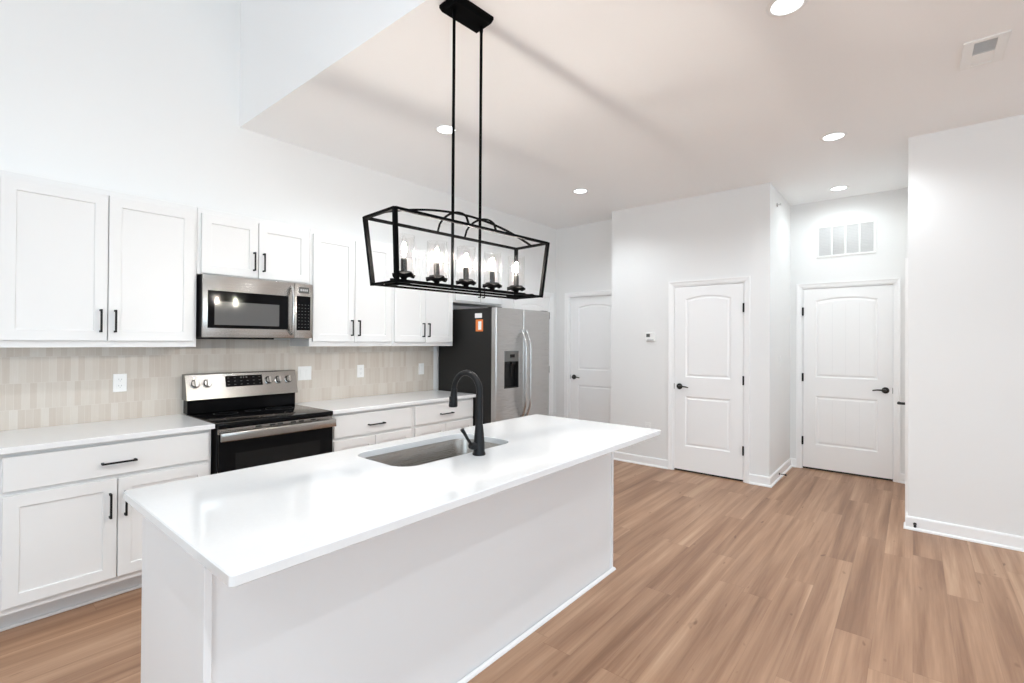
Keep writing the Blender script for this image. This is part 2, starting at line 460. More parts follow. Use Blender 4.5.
# baseboards: a plinth with an eased top and a quarter-round shoe
def baseboard(b, axis, face, sign, u0, u1, e0=0, e1=0):
    """face: wall plane; sign: direction the board projects; e0/e1 extend the ends for outer corners."""
    prof = [(0, 0), (.026, 0), (.025, .010), (.020, .016), (.014, .019), (.014, .088), (.009, .097), (0, .099)]
    def F(u):
        def g(t, z):
            return Vector((u, face + sign * t, z)) if axis == 'y' else Vector((face + sign * t, u, z))
        return g
    def G(u, e):
        def g(t, z):
            uu = u + e * t
            return Vector((uu, face + sign * t, z)) if axis == 'y' else Vector((face + sign * t, uu, z))
        return g
    b.prism(prof, G(u0, -e0), G(u1, e1))
CW = 0.046   # casing width beyond the opening
b = MB(); baseboard(b, 'x', XA, -1, YA1, dA[0] - CW, 1, 0); baseboard(b, 'x', XA, -1, dA[1] + CW, YA0, 0, 1)
baseboard(b, 'y', YA1, -1, XA, XB - .014, 1, 0); baseboard(b, 'y', YA0, 1, XA, XD - .014, 1, 0)
struct(b.build('baseboard_center', 'trim_paint'), 'white baseboard wrapping the closet wall and its hall corner', 'baseboard')
b = MB(); baseboard(b, 'x', XB, -1, dB[1] + CW, YA1 - .014); baseboard(b, 'x', XB, -1, YC + .014, dB[0] - CW)
struct(b.build('baseboard_hall', 'trim_paint'), 'short white baseboard pieces beside the hall end door', 'baseboard')
b = MB(); baseboard(b, 'x', XC, -1, YR, YC, 0, 1)
baseboard(b, 'y', YC, 1, XC, dH[0] - CW, 1, 0); baseboard(b, 'y', YC, 1, dH[1] + CW, XB - .026)
struct(b.build('baseboard_right', 'trim_paint'), 'white baseboard along the foot of the right wall', 'baseboard')
b = MB(); baseboard(b, 'x', XD, -1, dD[1] + CW, YW); baseboard(b, 'y', YW, -1, dY[1] + CW, XD - .026)
struct(b.build('baseboard_far', 'trim_paint'), 'white baseboard stub in the recess corner', 'baseboard')
b = MB(); baseboard(b, 'y', YW, -1, XL, -0.75)
struct(b.build('baseboard_back', 'trim_paint'), 'white baseboard under the left part of the back wall', 'baseboard')
b = MB(); baseboard(b, 'x', XL, 1, YR, YW - .026); baseboard(b, 'y', YR, 1, XL + .026, XC - .026)
struct(b.build('baseboard_rear', 'trim_paint'), 'white baseboard of the living room behind the viewpoint', 'baseboard')

# ------------------------------------------------------------------ interior doors
def offset_loop(pts, d):
    n = len(pts); out = []
    for i in range(n):
        p0, p1, p2 = Vector(pts[i - 1]), Vector(pts[i]), Vector(pts[(i + 1) % n])
        e1 = (p1 - p0).normalized(); e2 = (p2 - p1).normalized()
        n1 = Vector((-e1.y, e1.x)); n2 = Vector((-e2.y, e2.x))
        nn = (n1 + n2).normalized(); k = d / max(0.3, nn.dot(n1))
        out.append(tuple(p1 + nn * k))
    return out
def arch_panel(u0, u1, z0, zc, rise, n=16):
    pts = [(u0, z0), (u1, z0)]
    for k in range(n + 1):
        t = k / n
        pts.append((u1 + (u0 - u1) * t, zc + rise * (1 - (2 * t - 1) ** 2)))
    return pts
def door_slab(F, u0, u1, z0, z1, stile, arched=True, grooves=0, th=.035):
    """F(u, z, d): d is depth behind the slab's face. A moulded two-panel slab with an arched upper panel."""
    b = MB(); bm = b.bm
    P1 = arch_panel(u0 + stile, u1 - stile, 1.045, 1.905, .036)
    P2 = [(u0 + stile, .285), (u1 - stile, .285), (u1 - stile, .835), (u0 + stile, .835)]
    V = lambda p, d: bm.verts.new(F(p[0], p[1], d))
    outer = [(u0, z0), (u1, z0), (u1, z1), (u0, z1)]
    OV = [V(p, 0) for p in outer]
    edges = [bm.edges.new((OV[i], OV[(i + 1) % 4])) for i in range(4)]
    loops = []
    for P in (P1, P2):
        L = [V(p, 0) for p in P]; loops.append(L)
        edges += [bm.edges.new((L[i], L[(i + 1) % len(L)])) for i in range(len(L))]
    bmesh.ops.triangle_fill(bm, edges=edges, use_beauty=True)
    for P, L in ((P1, loops[0]), (P2, loops[1])):
        prev = L
        for off, d in ((.010, .008), (.020, .009), (.034, .003), (.036, .0025)):
            Q = offset_loop(P, off); R = [V(q, d) for q in Q]
            for i in range(len(R)): bm.faces.new([prev[i], prev[(i + 1) % len(R)], R[(i + 1) % len(R)], R[i]])
            prev = R
        bm.faces.new(prev)
    BV = [V(p, th) for p in outer]
    for i in range(4): bm.faces.new([OV[i], OV[(i + 1) % 4], BV[(i + 1) % 4], BV[i]])
    bm.faces.new(BV)
    return b
def fbox(b, F, u0, u1, z0, z1, d0, d1, bev=0.0):
    ps = [F(u, z, d) for u in (u0, u1) for z in (z0, z1) for d in (d0, d1)]
    b.box(min(p.x for p in ps), max(p.x for p in ps), min(p.y for p in ps), max(p.y for p in ps), min(p.z for p in ps), max(p.z for p in ps), bev)

def door(num, F, u0, u1, hand, label, trim_label, recess=.003, stile=.138, lever_mat='bronze', hinges=True, grooves=0, knob_z=.94, casing_sides=(1, 1), stem=.045):
    """hand: +1 when the lever is near u1, -1 when near u0."""
    base = F((u0 + u1) / 2, 0, recess)
    root = thing('door_%d' % num, base, label, 'door', kind='structure')
    g = .0035
    sl = door_slab(lambda u, z, d: F(u, z, d + recess), u0 + .016 + g, u1 - .016 - g, .021, DH - .016 - g, stile - .016)
    sl.build('door_slab', 'door_paint', root)
    if grooves:
        b = MB()  # slightly darker thin strips; groove shade is put into their colour
        for k in range(1, grooves + 1):
            uu = u0 + stile + .04 + (u1 - u0 - 2 * stile - .08) * k / (grooves + 1)
            fbox(b, F, uu - .002, uu + .002, 1.09, 1.87, recess + .0018, recess + .004)
            fbox(b, F, uu - .002, uu + .002, .33, .79, recess + .0018, recess + .004)
        b.build('panel_groove', 'groove_shade', root)
    # lever
    uk = (u1 - .016 - .062) if hand > 0 else (u0 + .016 + .062)
    p0 = F(uk, knob_z, recess); nrm = (F(uk, knob_z, recess - 1) - p0).normalized()
    along = (F(uk - hand, knob_z, recess) - p0).normalized()
    b = MB()
    def ring(r, h): return r, h
    # rosette
    q = nrm.to_track_quat('Z', 'Y').to_matrix()
    prof = [(0, 0), (.033, 0), (.033, .006), (.028, .012), (.014, .014), (.0105, .016), (.0105, stem), (.0, stem + .001)]
    n = 24; rings = []
    for r, h in prof:
        rings.append([b.bm.verts.new(p0 + nrm * h + (q @ Vector((math.cos(2 * PI * i / n), math.sin(2 * PI * i / n), 0))) * max(r, 1e-5)) for i in range(n)])
    for A, B in zip(rings, rings[1:]):
        for i in range(n): b.bm.faces.new([A[i], A[(i + 1) % n], B[(i + 1) % n], B[i]])
    lev = b.build('door_handle', lever_mat, root, smooth=True)
    b = MB()
    pts = [p0 + nrm * stem + along * t + Vector((0, 0, zz)) - nrm * bb for t, zz, bb in ((-.008, 0, 0), (.012, 0.001, 0), (.04, .003, .001), (.07, .001, .004), (.098, -.004, .009), (.108, -.007, .013))]
    b.tube(pts, [.0095, .010, .0085, .0075, .0065, .004], n=12)
    lv = b.build('lever', lever_mat, lev, smooth=True)
    # latch plate on the edge of the jamb
    b = MB(); uj = u1 - .016 if hand > 0 else u0 + .016
    fbox(b, F, uj - .004, uj + .004, knob_z - .03, knob_z + .03, recess - .003, recess + .012)
    tag(b.build('latch_plate', lever_mat, root), 'dark strike plate')
    if hinges:
        uh = (u0 + .016) if hand > 0 else (u1 - .016)
        for zc in (.32, 1.04, 1.79):
            b = MB(); fbox(b, F, uh - .010, uh + .008, zc - .045, zc + .045, recess - .003, recess + .010)
            a = F(uh, zc - .047, recess - .008); c = F(uh, zc + .047, recess - .008)
            b.tube([a, c], .0085, n=10)
            tag(b.build('hinge', 'black_metal', root), 'black door hinge')
    # jamb, stop and casing
    b = MB()
    fbox(b, F, u0, u0 + .016, 0, DH, -.001, .12); fbox(b, F, u1 - .016, u1, 0, DH, -.001, .12); fbox(b, F, u0 + .016, u1 - .016, DH - .016, DH, -.001, .12)
    fbox(b, F, u0 + .016, u0 + .028, 0, DH - .016, recess + .037, .12); fbox(b, F, u1 - .028, u1 - .016, 0, DH - .016, recess + .037, .12)
    fbox(b, F, u0 + .028, u1 - .028, DH - .028, DH - .016, recess + .037, .12)
    w = CW + .004; a0 = u0 + .004; a1 = u1 - .004; zt = DH - .004
    prof = [(0, 0), (0, -.009), (.009, -.011), (.026, -.013), (.040, -.018), (w, -.018), (w, 0)]
    def leg(side, ue):
        s = -1 if side < 0 else 1
        b.prism(prof, lambda t, d: F(ue + s * t, 0, d), lambda t, d: F(ue + s * t, zt + t, d))
    if casing_sides[0]: leg(-1, a0)
    if casing_sides[1]: leg(1, a1)
    b.prism(prof, lambda t, d: F(a0 - t, zt + t, d), lambda t, d: F(a1 + t, zt + t, d))
    struct(b.build('trim_%d' % num, 'trim_paint'), trim_label, 'door casing')
    # dark strip; shade of the gap below the slab put into its colour
    b = MB(); fbox(b, F, u0 + .016, u1 - .016, 0.0005, .0205, .022, .034)
    tag(b.build('door_gap_shade', 'dark_gap', root), 'dark strip for the shade under the door')
    return root
FA = lambda u, z, d: Vector((XA + d, u, z))
FB = lambda u, z, d: Vector((XB + d, u, z))
FD = lambda u, z, d: Vector((XD + d, u, z))
FY = lambda u, z, d: Vector((u, YW + d, z))
FH = lambda u, z, d: Vector((u, YC - d, z))
door(1, FY, dY[0], dY[1], -1, 'white door in the cabinet wall, mostly hidden by the refrigerator', 'white casing of the door behind the refrigerator', recess=.02)
door(2, FD, dD[0], dD[1], 1, 'white arched panel door in the recess, half covered by the closet wall', 'white casing of the recess door', recess=.045)
door(3, FA, dA[0], dA[1], 1, 'white two panel closet door with arched top, beside the thermostat', 'white casing around the closet door')
door(4, FB, dB[0], dB[1], -1, 'white two panel door at the hall end, below the large grille', 'white casing around the hall end door', grooves=3)
door(5, FH, dH[0], dH[1], -1, 'white side door of the hall, only its dark lever visible past the right wall', 'white casing of the hall side door', recess=.004, stem=.066)

# ------------------------------------------------------------------ cabinets
FF = 3.585      # face-frame plane of the wall cabinets
DT = 0.020      # door thickness
def shaker(b, x0, x1, z0, z1, yf, th=DT, rail=.057, rec=.008):
    """door lying in an XZ plane, its face at yf looking toward -Y."""
    bm = b.bm
    def ring(ins, y): return [bm.verts.new((x, y, z)) for x, z in ((x0 + ins, z0 + ins), (x1 - ins, z0 + ins), (x1 - ins, z1 - ins), (x0 + ins, z1 - ins))]
    rs = [ring(0, yf + th), ring(0, yf + .0015), ring(.0015, yf), ring(rail, yf), ring(rail + .003, yf + rec)]
    for A, B in zip(rs, rs[1:]):
        for i in range(4): bm.faces.new([A[i], A[(i + 1) % 4], B[(i + 1) % 4], B[i]])
    bm.faces.new(rs[0]); bm.faces.new(rs[-1])
    return b
def slab(b, x0, x1, z0, z1, yf, th=DT):
    return b.box(x0, x1, yf, yf + th, z0, z1, .0018)
def pull(parent, xc, zc, yf, vertical, L=.131):
    """black square bar pull standing off a face at yf."""
    b = MB(); h = L / 2; s = .0048
    if vertical:
        b.box(xc - s, xc + s, yf - .034, yf - .025, zc - h, zc + h, .0012)
        for k in (-1, 1): b.box(xc - s, xc + s, yf - .026, yf + .001, zc + k * (h - .0055) - .0055, zc + k * (h - .0055) + .0055, .0008)
    else:
        b.box(xc - h, xc + h, yf - .034, yf - .025, zc - s, zc + s, .0012)
        for k in (-1, 1): b.box(xc + k * (h - .0055) - .0055, xc + k * (h - .0055) + .0055, yf - .026, yf + .001, zc - s, zc + s, .0008)
    return tag(b.build('handle', 'black_metal', parent), 'black bar handle')
UB, UT = 1.378, 2.2865
def upper(x0, x1, z0, label, split=None, hz=None, end_gap=.020, bot_rev=.038):
    root = thing('wall_cabinet', ((x0 + x1) / 2, YW, z0), label, 'cabinet', 'white wall cabinets')
    b = MB(); b.box(x0, x1, FF, YW - .001, z0, UT, .0015)
    b.build('carcass', 'cabinet_paint', root)
    mid = split or (x0 + x1) / 2
    yf = FF - DT - .0015
    zd0, zd1 = z0 + bot_rev, UT - .034
    for k, (a, c) in enumerate(((x0 + end_gap, mid - .0025), (mid + .0025, x1 - end_gap))):
        b = MB(); shaker(b, a, c, zd0, zd1, yf)
        dr = b.build('door', 'cabinet_paint', root)
        xc = (c - .030) if k == 0 else (a + .030)
        pull(dr, xc, hz or (zd0 + .048 + .0655), yf, True)
    return root
upper(-.720, .200, UB, 'white double wall cabinet running out of the left edge of the picture')
upper(.202, 1.104, UB, 'white wall cabinet with tall doors, left of the microwave', .652)
upper(1.1055, 1.867, 1.855, 'short white wall cabinet right above the microwave', 1.480, bot_rev=.006)
upper(1.8685, 2.633, UB, 'white wall cabinet with tall doors, right of the microwave', 2.251)
upper(2.6345, 3.378, UB, 'white wall cabinet next to the refrigerator, over the counter end')
upper(3.380, 4.142, 1.822, 'short white wall cabinet bridging over the refrigerator', bot_rev=.02)

BF = 3.310      # base cabinet face frame
CT0, CT1 = 0.883, 0.912
KZ = .112
def base(x0, x1, label, split=None, door_h=True):
    root = thing('base_cabinet', ((x0 + x1) / 2, 3.6, 0), label, 'cabinet', 'white base cabinets')
    b = MB(); b.box(x0, x1, BF, YW - .001, KZ, CT0 - .0005, .0015)
    b.build('carcass', 'cabinet_paint', root)
    b = MB(); b.box(x0, x1, 3.418, YW - .002, 0.0005, KZ - .0005)
    b.box(x0, x1, 3.404, 3.418, .0005, .018, .004)
    tag(b.build('toe_kick', 'toe_kick_paint', root), 'recessed grey toe kick')
    yf = BF - DT - .0015
    a, c = x0 + .022, x1 - .018
    b = MB(); slab(b, a, c, .698, .862, yf)
    dr = b.build('drawer', 'cabinet_paint', root)
    pull(dr, (a + c) / 2, .768, yf, False, .150)
    mid = split or (x0 + x1) / 2
    for k, (p, q) in enumerate(((a, mid - .0025), (mid + .0025, c))):
        b = MB(); shaker(b, p, q, .148, .676, yf)
        d = b.build('door', 'cabinet_paint', root)
        pull(d, (q - .030) if k == 0 else (p + .030), .540, yf, True)
    return root
base(-.710, .200, 'white base cabinet cut off by the left edge of the picture')
base(.2015, 1.106, 'white base cabinet with wide drawer over two doors, left of the range', .652)
base(1.892, 2.648, 'white base cabinet with drawer, just right of the range')
base(2.650, 3.395, 'white base cabinet with drawer beside the refrigerator')

def counter(name, x0, x1, label):
    b = MB(); b.box(x0, x1, 3.268, YW - .0105, CT0, CT1, .003, 2)
    return tag(b.build(name, 'quartz'), label, 'countertop', 'white quartz countertops')
counter('countertop', -.712, 1.114, 'white quartz countertop left of the range')
counter('countertop', 1.888, 3.405, 'white quartz countertop between range and refrigerator')
b = MB(); b.box(-.712, 3.397, YW - .010, YW - .0005, CT0 + .002, UB - .0015)
b.box(1.1065, 1.8855, YW - .010, YW - .0005, UB - .0015, 1.430)
struct(b.build('wall_backsplash', 'beige_tile'), 'beige vertical tile backsplash between counters and wall cabinets', 'backsplash')

# ------------------------------------------------------------------ outlets and switches
def wall_plate(name, F, u, z, label, cat, gangs=1, kind='outlet', group=None):
    w = .070 + .046 * (gangs - 1); h = .115
    c = F(u, z, 0)
    root = thing(name, F(u, z - h / 2, 0), label, cat, group)
    b = MB(); fbox(b, F, u - w / 2, u + w / 2, z - h / 2, z + h / 2, -.0055, 0, .002)
    b.build('cover_plate', 'white_plastic', root)
    for g in range(gangs):
        uc = u + (g - (gangs - 1) / 2) * .046
        if kind == 'outlet':
            for sg in (-1, 1):
                zc = z + sg * .020
                b = MB(); fbox(b, F, uc - .017, uc + .017, zc - .015, zc + .015, -.0075, -.0045, .0012)
                rc = b.build('receptacle', 'white_plastic', root)
                for ua, ub, za, zb in ((-.0085, -.0055, -.002, .007), (.0055, .0085, -.002, .006), (-.002, .002, -.010, -.006)):
                    b = MB(); fbox(b, F, uc + ua, uc + ub, zc + za, zc + zb, -.0078, -.006)
                    tag(b.build('slot', 'mark_grey', rc), 'grey outlet slot')
        else:
            b = MB(); fbox(b, F, uc - .0165, uc + .0165, z - .033, z + .033, -.008, -.0045, .0015)
            fbox(b, F, uc - .015, uc + .015, z - .001, z + .030, -.0095, -.007, .001)
            b.build('rocker', 'white_plastic', root)
    return root
FT = lambda u, z, d: Vector((u, YW - .0105 + d, z))
wall_plate('outlet', FT, .777, 1.147, 'white outlet on the tile, left of the range', 'outlet')
wall_plate('light_switch', FT, 1.994, 1.152, 'double white switch plate on the tile, just right of the range', 'switch', 2, 'switch')
wall_plate('outlet', FT, 2.522, 1.147, 'white outlet on the tile, midway between range and refrigerator', 'outlet')
wall_plate('light_switch', FT, 3.232, 1.140, 'white switch plate on the tile, next to the refrigerator', 'switch', 1, 'switch')
wall_plate('outlet', FA, 2.369, .44, 'white outlet low on the closet wall, just over the island corner', 'outlet')
FHL = lambda u, z, d: Vector((u, YA1 + d, z))
wall_plate('light_switch', FHL, 5.82, 1.235, 'white switch plate on the left side wall of the hall', 'switch', 1, 'switch')

# ------------------------------------------------------------------ kitchen island
IX0, IX1, IY0, IY1 = 0.470, 2.748, 1.445, 2.030
TX0, TX1, TY0, TY1 = 0.421, 2.754, 1.140, 2.057
SX0, SX1, SY0, SY1 = 1.218, 1.925, 1.573, 1.955
isl = thing('kitchen_island', ((IX0 + IX1) / 2, (IY0 + IY1) / 2, 0), 'large white kitchen island base in the foreground', 'kitchen island')
b = MB()
b.box(IX0 + .02, IX1 - .02, IY0 + .008, IY0 + .020, .0005, CT0 - .001)
b.build('back_panel', 'island_paint', isl)
for xa in (IX0, IX1 - .02):
    b = MB(); b.box(xa, xa + .02, IY0, IY1, .0005, CT0 - .001, .0012)
    b.build('end_panel', 'island_paint', isl)
b = MB()
b.box(IX0 + .02, IX1 - .02, IY0 + .020, IY1 - .02, .10, .115)
b.box(IX0 + .02, IX1 - .02, IY1 - .085, IY1 - .075, .0005, .10)
b.box(IX0 + .02, IX1 - .02, IY1 - .040, IY1 - .02, .115, .150)
b.box(IX0 + .02, IX1 - .02, IY1 - .040, IY1 - .02, .845, CT0 - .001)
for xx in (IX0 + .02, 1.045, 1.95, IX1 - .045): b.box(xx, xx + .025, IY1 - .040, IY1 - .02, .150, .845)
b.build('cabinet_frame', 'island_paint', isl)
cells = [(IX0 + .03, .755), (.760, 1.055), (1.062, 1.50), (1.505, 1.958), (1.965, 2.345), (2.350, IX1 - .03)]
for k, (a, c) in enumerate(cells):
    b = MB()
    # cabinet doors looking at the range, mirrored in Y
    shaker(b, a, c, .13, .865, 0, th=.018)
    for v in b.bm.verts: v.co.y = (IY1 - .002) - v.co.y
    d = b.build('door', 'island_paint', isl)
    bb = MB(); xc = (c - .03) if k % 2 == 0 else (a + .03)
    bb.box(xc - .005, xc + .005, IY1 + .024, IY1 + .032, .66, .79, .001)
    for zz in (.665, .785): bb.box(xc - .005, xc + .005, IY1 - .003, IY1 + .026, zz - .005, zz + .005)
    tag(bb.build('handle', 'black_metal', d), 'black bar handle')
# shoe moulding at the foot of the seating side
b = MB()
prof = [(0, .0005), (.013, .0005), (.0125, .006), (.010, .012), (.005, .017), (0, .019)]
b.prism(prof, lambda t, z: Vector((IX0 - t, IY0 - t, z)), lambda t, z: Vector((IX1 + t, IY0 - t, z)))
b.prism(prof, lambda t, z: Vector((IX0 - t, IY0 - t, z)), lambda t, z: Vector((IX0 - t, IY1, z)))
b.prism(prof, lambda t, z: Vector((IX1 + t, IY0 - t, z)), lambda t, z: Vector((IX1 + t, IY1, z)))
b.build('shoe_moulding', 'trim_paint', isl)

# island top with the sink cut-out
b = MB(); bm = b.bm
def loop_verts(pts, z): return [bm.verts.new((x, y, z)) for x, y in pts]
o_mid = rrect(TX0, TX1, TY0, TY1, .012, 5); o_in = rrect(TX0 + .003, TX1 - .003, TY0 + .003, TY1 - .003, .010, 5)
h_in = rrect(SX0, SX1, SY0, SY1, .085, 10); h_out = rrect(SX0 - .002, SX1 + .002, SY0 - .002, SY1 + .002, .087, 10)
def bridge(A, B):
    for i in range(len(A)): bm.faces.new([A[i], A[(i + 1) % len(A)], B[(i + 1) % len(A)], B[i]])
z0, z1 = CT0, CT1
L = [loop_verts(o_in, z1), loop_verts(o_mid, z1 - .003), loop_verts(o_mid, z0 + .003), loop_verts(o_in, z0)]
for A, B in zip(L, L[1:]): bridge(A, B)
Hh = [loop_verts(h_out, z1), loop_verts(h_in, z1 - .002), loop_verts(h_in, z0)]
for A, B in zip(Hh, Hh[1:]): bridge(A, B)
for o_l, h_l in ((L[0], Hh[0]), (L[-1], Hh[-1])):
    es = []
    for lp in (o_l, h_l):
        for i in range(len(lp)):
            e = bm.edges.get((lp[i], lp[(i + 1) % len(lp)])) or bm.edges.new((lp[i], lp[(i + 1) % len(lp)]))
            es.append(e)
    bmesh.ops.triangle_fill(bm, edges=es, use_beauty=True)
tag(b.build('island_countertop', 'quartz'), 'white quartz island top with the sink cut-out', 'countertop')

# undermount sink
snk = thing('kitchen_sink', ((SX0 + SX1) / 2, (SY0 + SY1) / 2, .66), 'stainless undermount sink set in the white island top', 'sink')
b = MB(); bm = b.bm
def sring(ins, r, z): return loop_verts(rrect(SX0 + ins, SX1 - ins, SY0 + ins, SY1 - ins, r, 10), z)
rings = [sring(-.014, .096, CT0 - .0006), sring(-.003, .088, CT0 - .0006), sring(.000, .085, CT0 - .006), sring(.006, .080, .74), sring(.014, .072, .705), sring(.035, .05, .690), sring(.12, .04, .684)]
for A, B in zip(rings, rings[1:]): bridge(A, B)
bm.faces.new(rings[-1])
outr = [sring(-.014, .096, CT0 - .0026), sring(-.004, .089, CT0 - .0040), sring(.003, .083, .74), sring(.033, .05, .686), sring(.12, .04, .680)]
bridge(rings[0], outr[0])
for A, B in zip(outr, outr[1:]): bridge(A, B)
bm.faces.new(outr[-1])
b.build('basin', 'sink_steel', snk, smooth=True)
b = MB(); b.lathe([(0, .6905), (.03, .6905), (.044, .692), (.046, .690), (.046, .684)], ((SX0 + SX1) / 2, (SY0 + SY1) / 2, 0))
tag(b.build('drain', 'chrome', snk, smooth=True), 'round drain strainer')

# faucet
fx, fy = 1.594, 1.513
fau = thing('faucet', (fx, fy, CT1), 'matte black pull-down faucet beside the island sink', 'faucet')
b = MB(); b.lathe([(0, .0003), (.029, .0003), (.030, .004), (.0285, .010), (.0255, .016), (.0245, .06), (.0215, .095), (.0185, .125), (.0175, .135), (.0160, .138)], (fx, fy, CT1))
b.build('base', 'faucet_black', fau, smooth=True)
b = MB(); R = .083; zc = 1.196
pts = [(fx, fy, CT1 + .13), (fx, fy, 1.10), (fx, fy, zc - .02)]
for k in range(0, 19):
    a = PI * 1.02 * k / 18
    pts.append((fx, fy + R - R * math.cos(a), zc + R * math.sin(a)))
b.tube(pts, [.0162] * 3 + [.0145] * 10 + [.0125] * 9, n=18)
b.build('spout', 'faucet_black', fau, smooth=True)
ey = fy + 2 * R - .001
b = MB()
b.tube([(fx, ey, 1.200), (fx, ey + .002, 1.180), (fx, ey + .003, 1.172), (fx, ey + .005, 1.14), (fx, ey + .007, 1.118), (fx, ey + .007, 1.113)], [.0140, .0155, .0162, .0200, .0215, .0190], n=20)
b.build('spray_head', 'faucet_black', fau, smooth=True)
b = MB(); b.box(fx - .012, fx - .0255, ey - .004, ey + .010, 1.135, 1.165, .003)
for v in b.bm.verts: pass
b.build('spray_button', 'faucet_black', fau)
b = MB()
b.tube([(fx - .012, fy + .002, .953), (fx - .038, fy + .006, .957), (fx - .050, fy + .008, .959)], [.017, .0165, .013], n=16)
hn = b.build('handle', 'faucet_black', fau, smooth=True)
b = MB(); b.tube([(fx - .040, fy + .006, .960), (fx - .062, fy + .011, .990), (fx - .080, fy + .015, 1.020), (fx - .092, fy + .018, 1.037)], [.0065, .0065, .0078, .0088], n=12)
b.build('lever', 'faucet_black', hn, smooth=True)

# ------------------------------------------------------------------ range
rx0, rx1 = 1.122, 1.880
rng = thing('electric_range', ((rx0 + rx1) / 2, 3.55, 0), 'stainless and black electric range with glass cooktop', 'range')
RF = 3.258
b = MB(); b.box(rx0 + .002, rx1 - .002, RF + .012, 3.893, .03, .885, .002)
for xx in (rx0 + .05, rx1 - .05):
    for yy in (3.33, 3.82): b.lathe([(0, .0005), (.018, .0005), (.018, .031), (0, .031)], (xx, yy, 0), n=12)
b.build('body', 'black_plastic', rng)
b = MB(); b.box(rx0, rx1, 3.243, 3.835, .880, .914, .008, 3)
ck = b.build('cooktop', 'black_glass', rng, smooth=True)
for cx, cy, r in ((1.32, 3.40, .105), (1.69, 3.40, .085), (1.32, 3.68, .075), (1.69, 3.68, .095), (1.505, 3.69, .05)):
    b = MB(); b.lathe([(r - .0015, .9143), (r, .9143), (r, .9145), (r - .0015, .9145), (r - .0015, .9143)], (cx, cy, 0), n=48)
    tag(b.build('burner_ring', 'burner_grey', ck), 'thin grey burner outline')
b = MB(); b.box(rx0 + .004, rx1 - .004, RF - .004, RF + .012, .843, .879, .002)
vs = b.build('vent_strip', 'steel_h', rng)
for xx in (1.36, 1.45, 1.50, 1.59, 1.645, 1.73):
    b = MB(); b.box(xx - .018, xx + .018, RF - .0046, RF - .003, .863, .873, .0003)
    tag(b.build('vent_slot', 'dark_gap', vs), 'dark oven vent slot')
b = MB(); b.box(rx0 + .004, rx1 - .004, RF - .014, RF + .011, .205, .842, .003)
od = b.build('oven_door', 'black_glass', rng)
b = MB(); b.box(rx0 + .10, rx1 - .10, RF - .0148, RF - .0135, .36, .72, .0004)
tag(b.build('oven_window', 'oven_glass', od), 'dark oven window')
b = MB(); b.box(rx0 + .002, rx1 - .002, RF - .060, RF - .040, .806, .860, .005, 2)
for xx in (rx0 + .03, rx1 - .03): b.box(xx - .012, xx + .012, RF - .044, RF - .012, .815, .848, .002)
tag(b.build('oven_handle', 'steel_h', od, smooth=True), 'wide flat stainless oven handle')
b = MB(); b.box(rx0 + .004, rx1 - .004, RF - .010, RF + .011, .045, .198, .003)
b.build('storage_drawer', 'steel_h', rng)
# back guard: black riser and a leaning stainless control panel
b = MB(); b.box(rx0 + .004, rx1 - .004, 3.812, 3.893, .912, 1.012, .003)
b.build('riser', 'black_glass', rng)
gz0, gz1, gy0, gy1 = 1.010, 1.186, 3.786, 3.838
def gy(z): return gy0 + (gy1 - gy0) * (z - gz0) / (gz1 - gz0)
b = MB()
prof = [(gy0, gz0), (gy1 - .003, gz1 - .006), (gy1 + .004, gz1), (3.893, gz1), (3.893, gz0), (gy0 + .01, gz0 - .003)]
b.prism(prof, lambda y, z: Vector((rx0 - .006, y, z)), lambda y, z: Vector((rx1 + .004, y, z)))
bg = b.build('control_panel', 'steel_panel', rng)
nrm = Vector((0, -(gz1 - gz0), (gy1 - gy0))).normalized()
def on_panel(x, z, out): return Vector((x, gy(z), z)) + nrm * out
b = MB()
b.prism([(1.365, 1.085), (1.622, 1.085), (1.622, 1.163), (1.365, 1.163)], lambda x, z: on_panel(x, z, -.002), lambda x, z: on_panel(x, z, .0015))
ds = b.build('display', 'black_glass', bg)
b = MB()
def dash(x, z, w, h): b.prism([(x - w / 2, z - h / 2), (x + w / 2, z - h / 2), (x + w / 2, z + h / 2), (x - w / 2, z + h / 2)], lambda a, c: on_panel(a, c, .001), lambda a, c: on_panel(a, c, .0019))
for i in range(6):
    for j in range(3):
        if (i, j) in ((2, 2), (3, 2)): continue
        dash(1.385 + i * .0435, 1.100 + j * .024, .013, .0032)
dash(1.472, 1.149, .012, .011); dash(1.490, 1.149, .008, .011); dash(1.510, 1.149, .012, .011)
tag(b.build('display_mark', 'key_grey', ds), 'pale marks on the display')
for xk in (1.172, 1.247, 1.667, 1.743, 1.820):
    b = MB(); c = on_panel(xk, 1.117, 0)
    q = nrm.to_track_quat('Z', 'Y').to_matrix(); n = 28; rings = []
    for r, h in ((.031, 0), (.031, .004), (.0255, .006), (.0245, .020), (.022, .0235), (1e-5, .0235)):
        rings.append([b.bm.verts.new(c + nrm * h + (q @ Vector((math.cos(2 * PI * i / n), math.sin(2 * PI * i / n), 0))) * r) for i in range(n)])
    for A, B in zip(rings, rings[1:]):
        for i in range(n): b.bm.faces.new([A[i], A[(i + 1) % n], B[(i + 1) % n], B[i]])
    kb = b.build('knob', 'knob_steel', bg, smooth=True)
    b = MB(); b.prism([(xk - .006, 1.117 - .022), (xk + .006, 1.117 - .022), (xk + .006, 1.117 + .022), (xk - .006, 1.117 + .022)], lambda a, z: on_panel(a, z, .022), lambda a, z: on_panel(a, z, .034))
    b.build('grip', 'steel_h', kb)

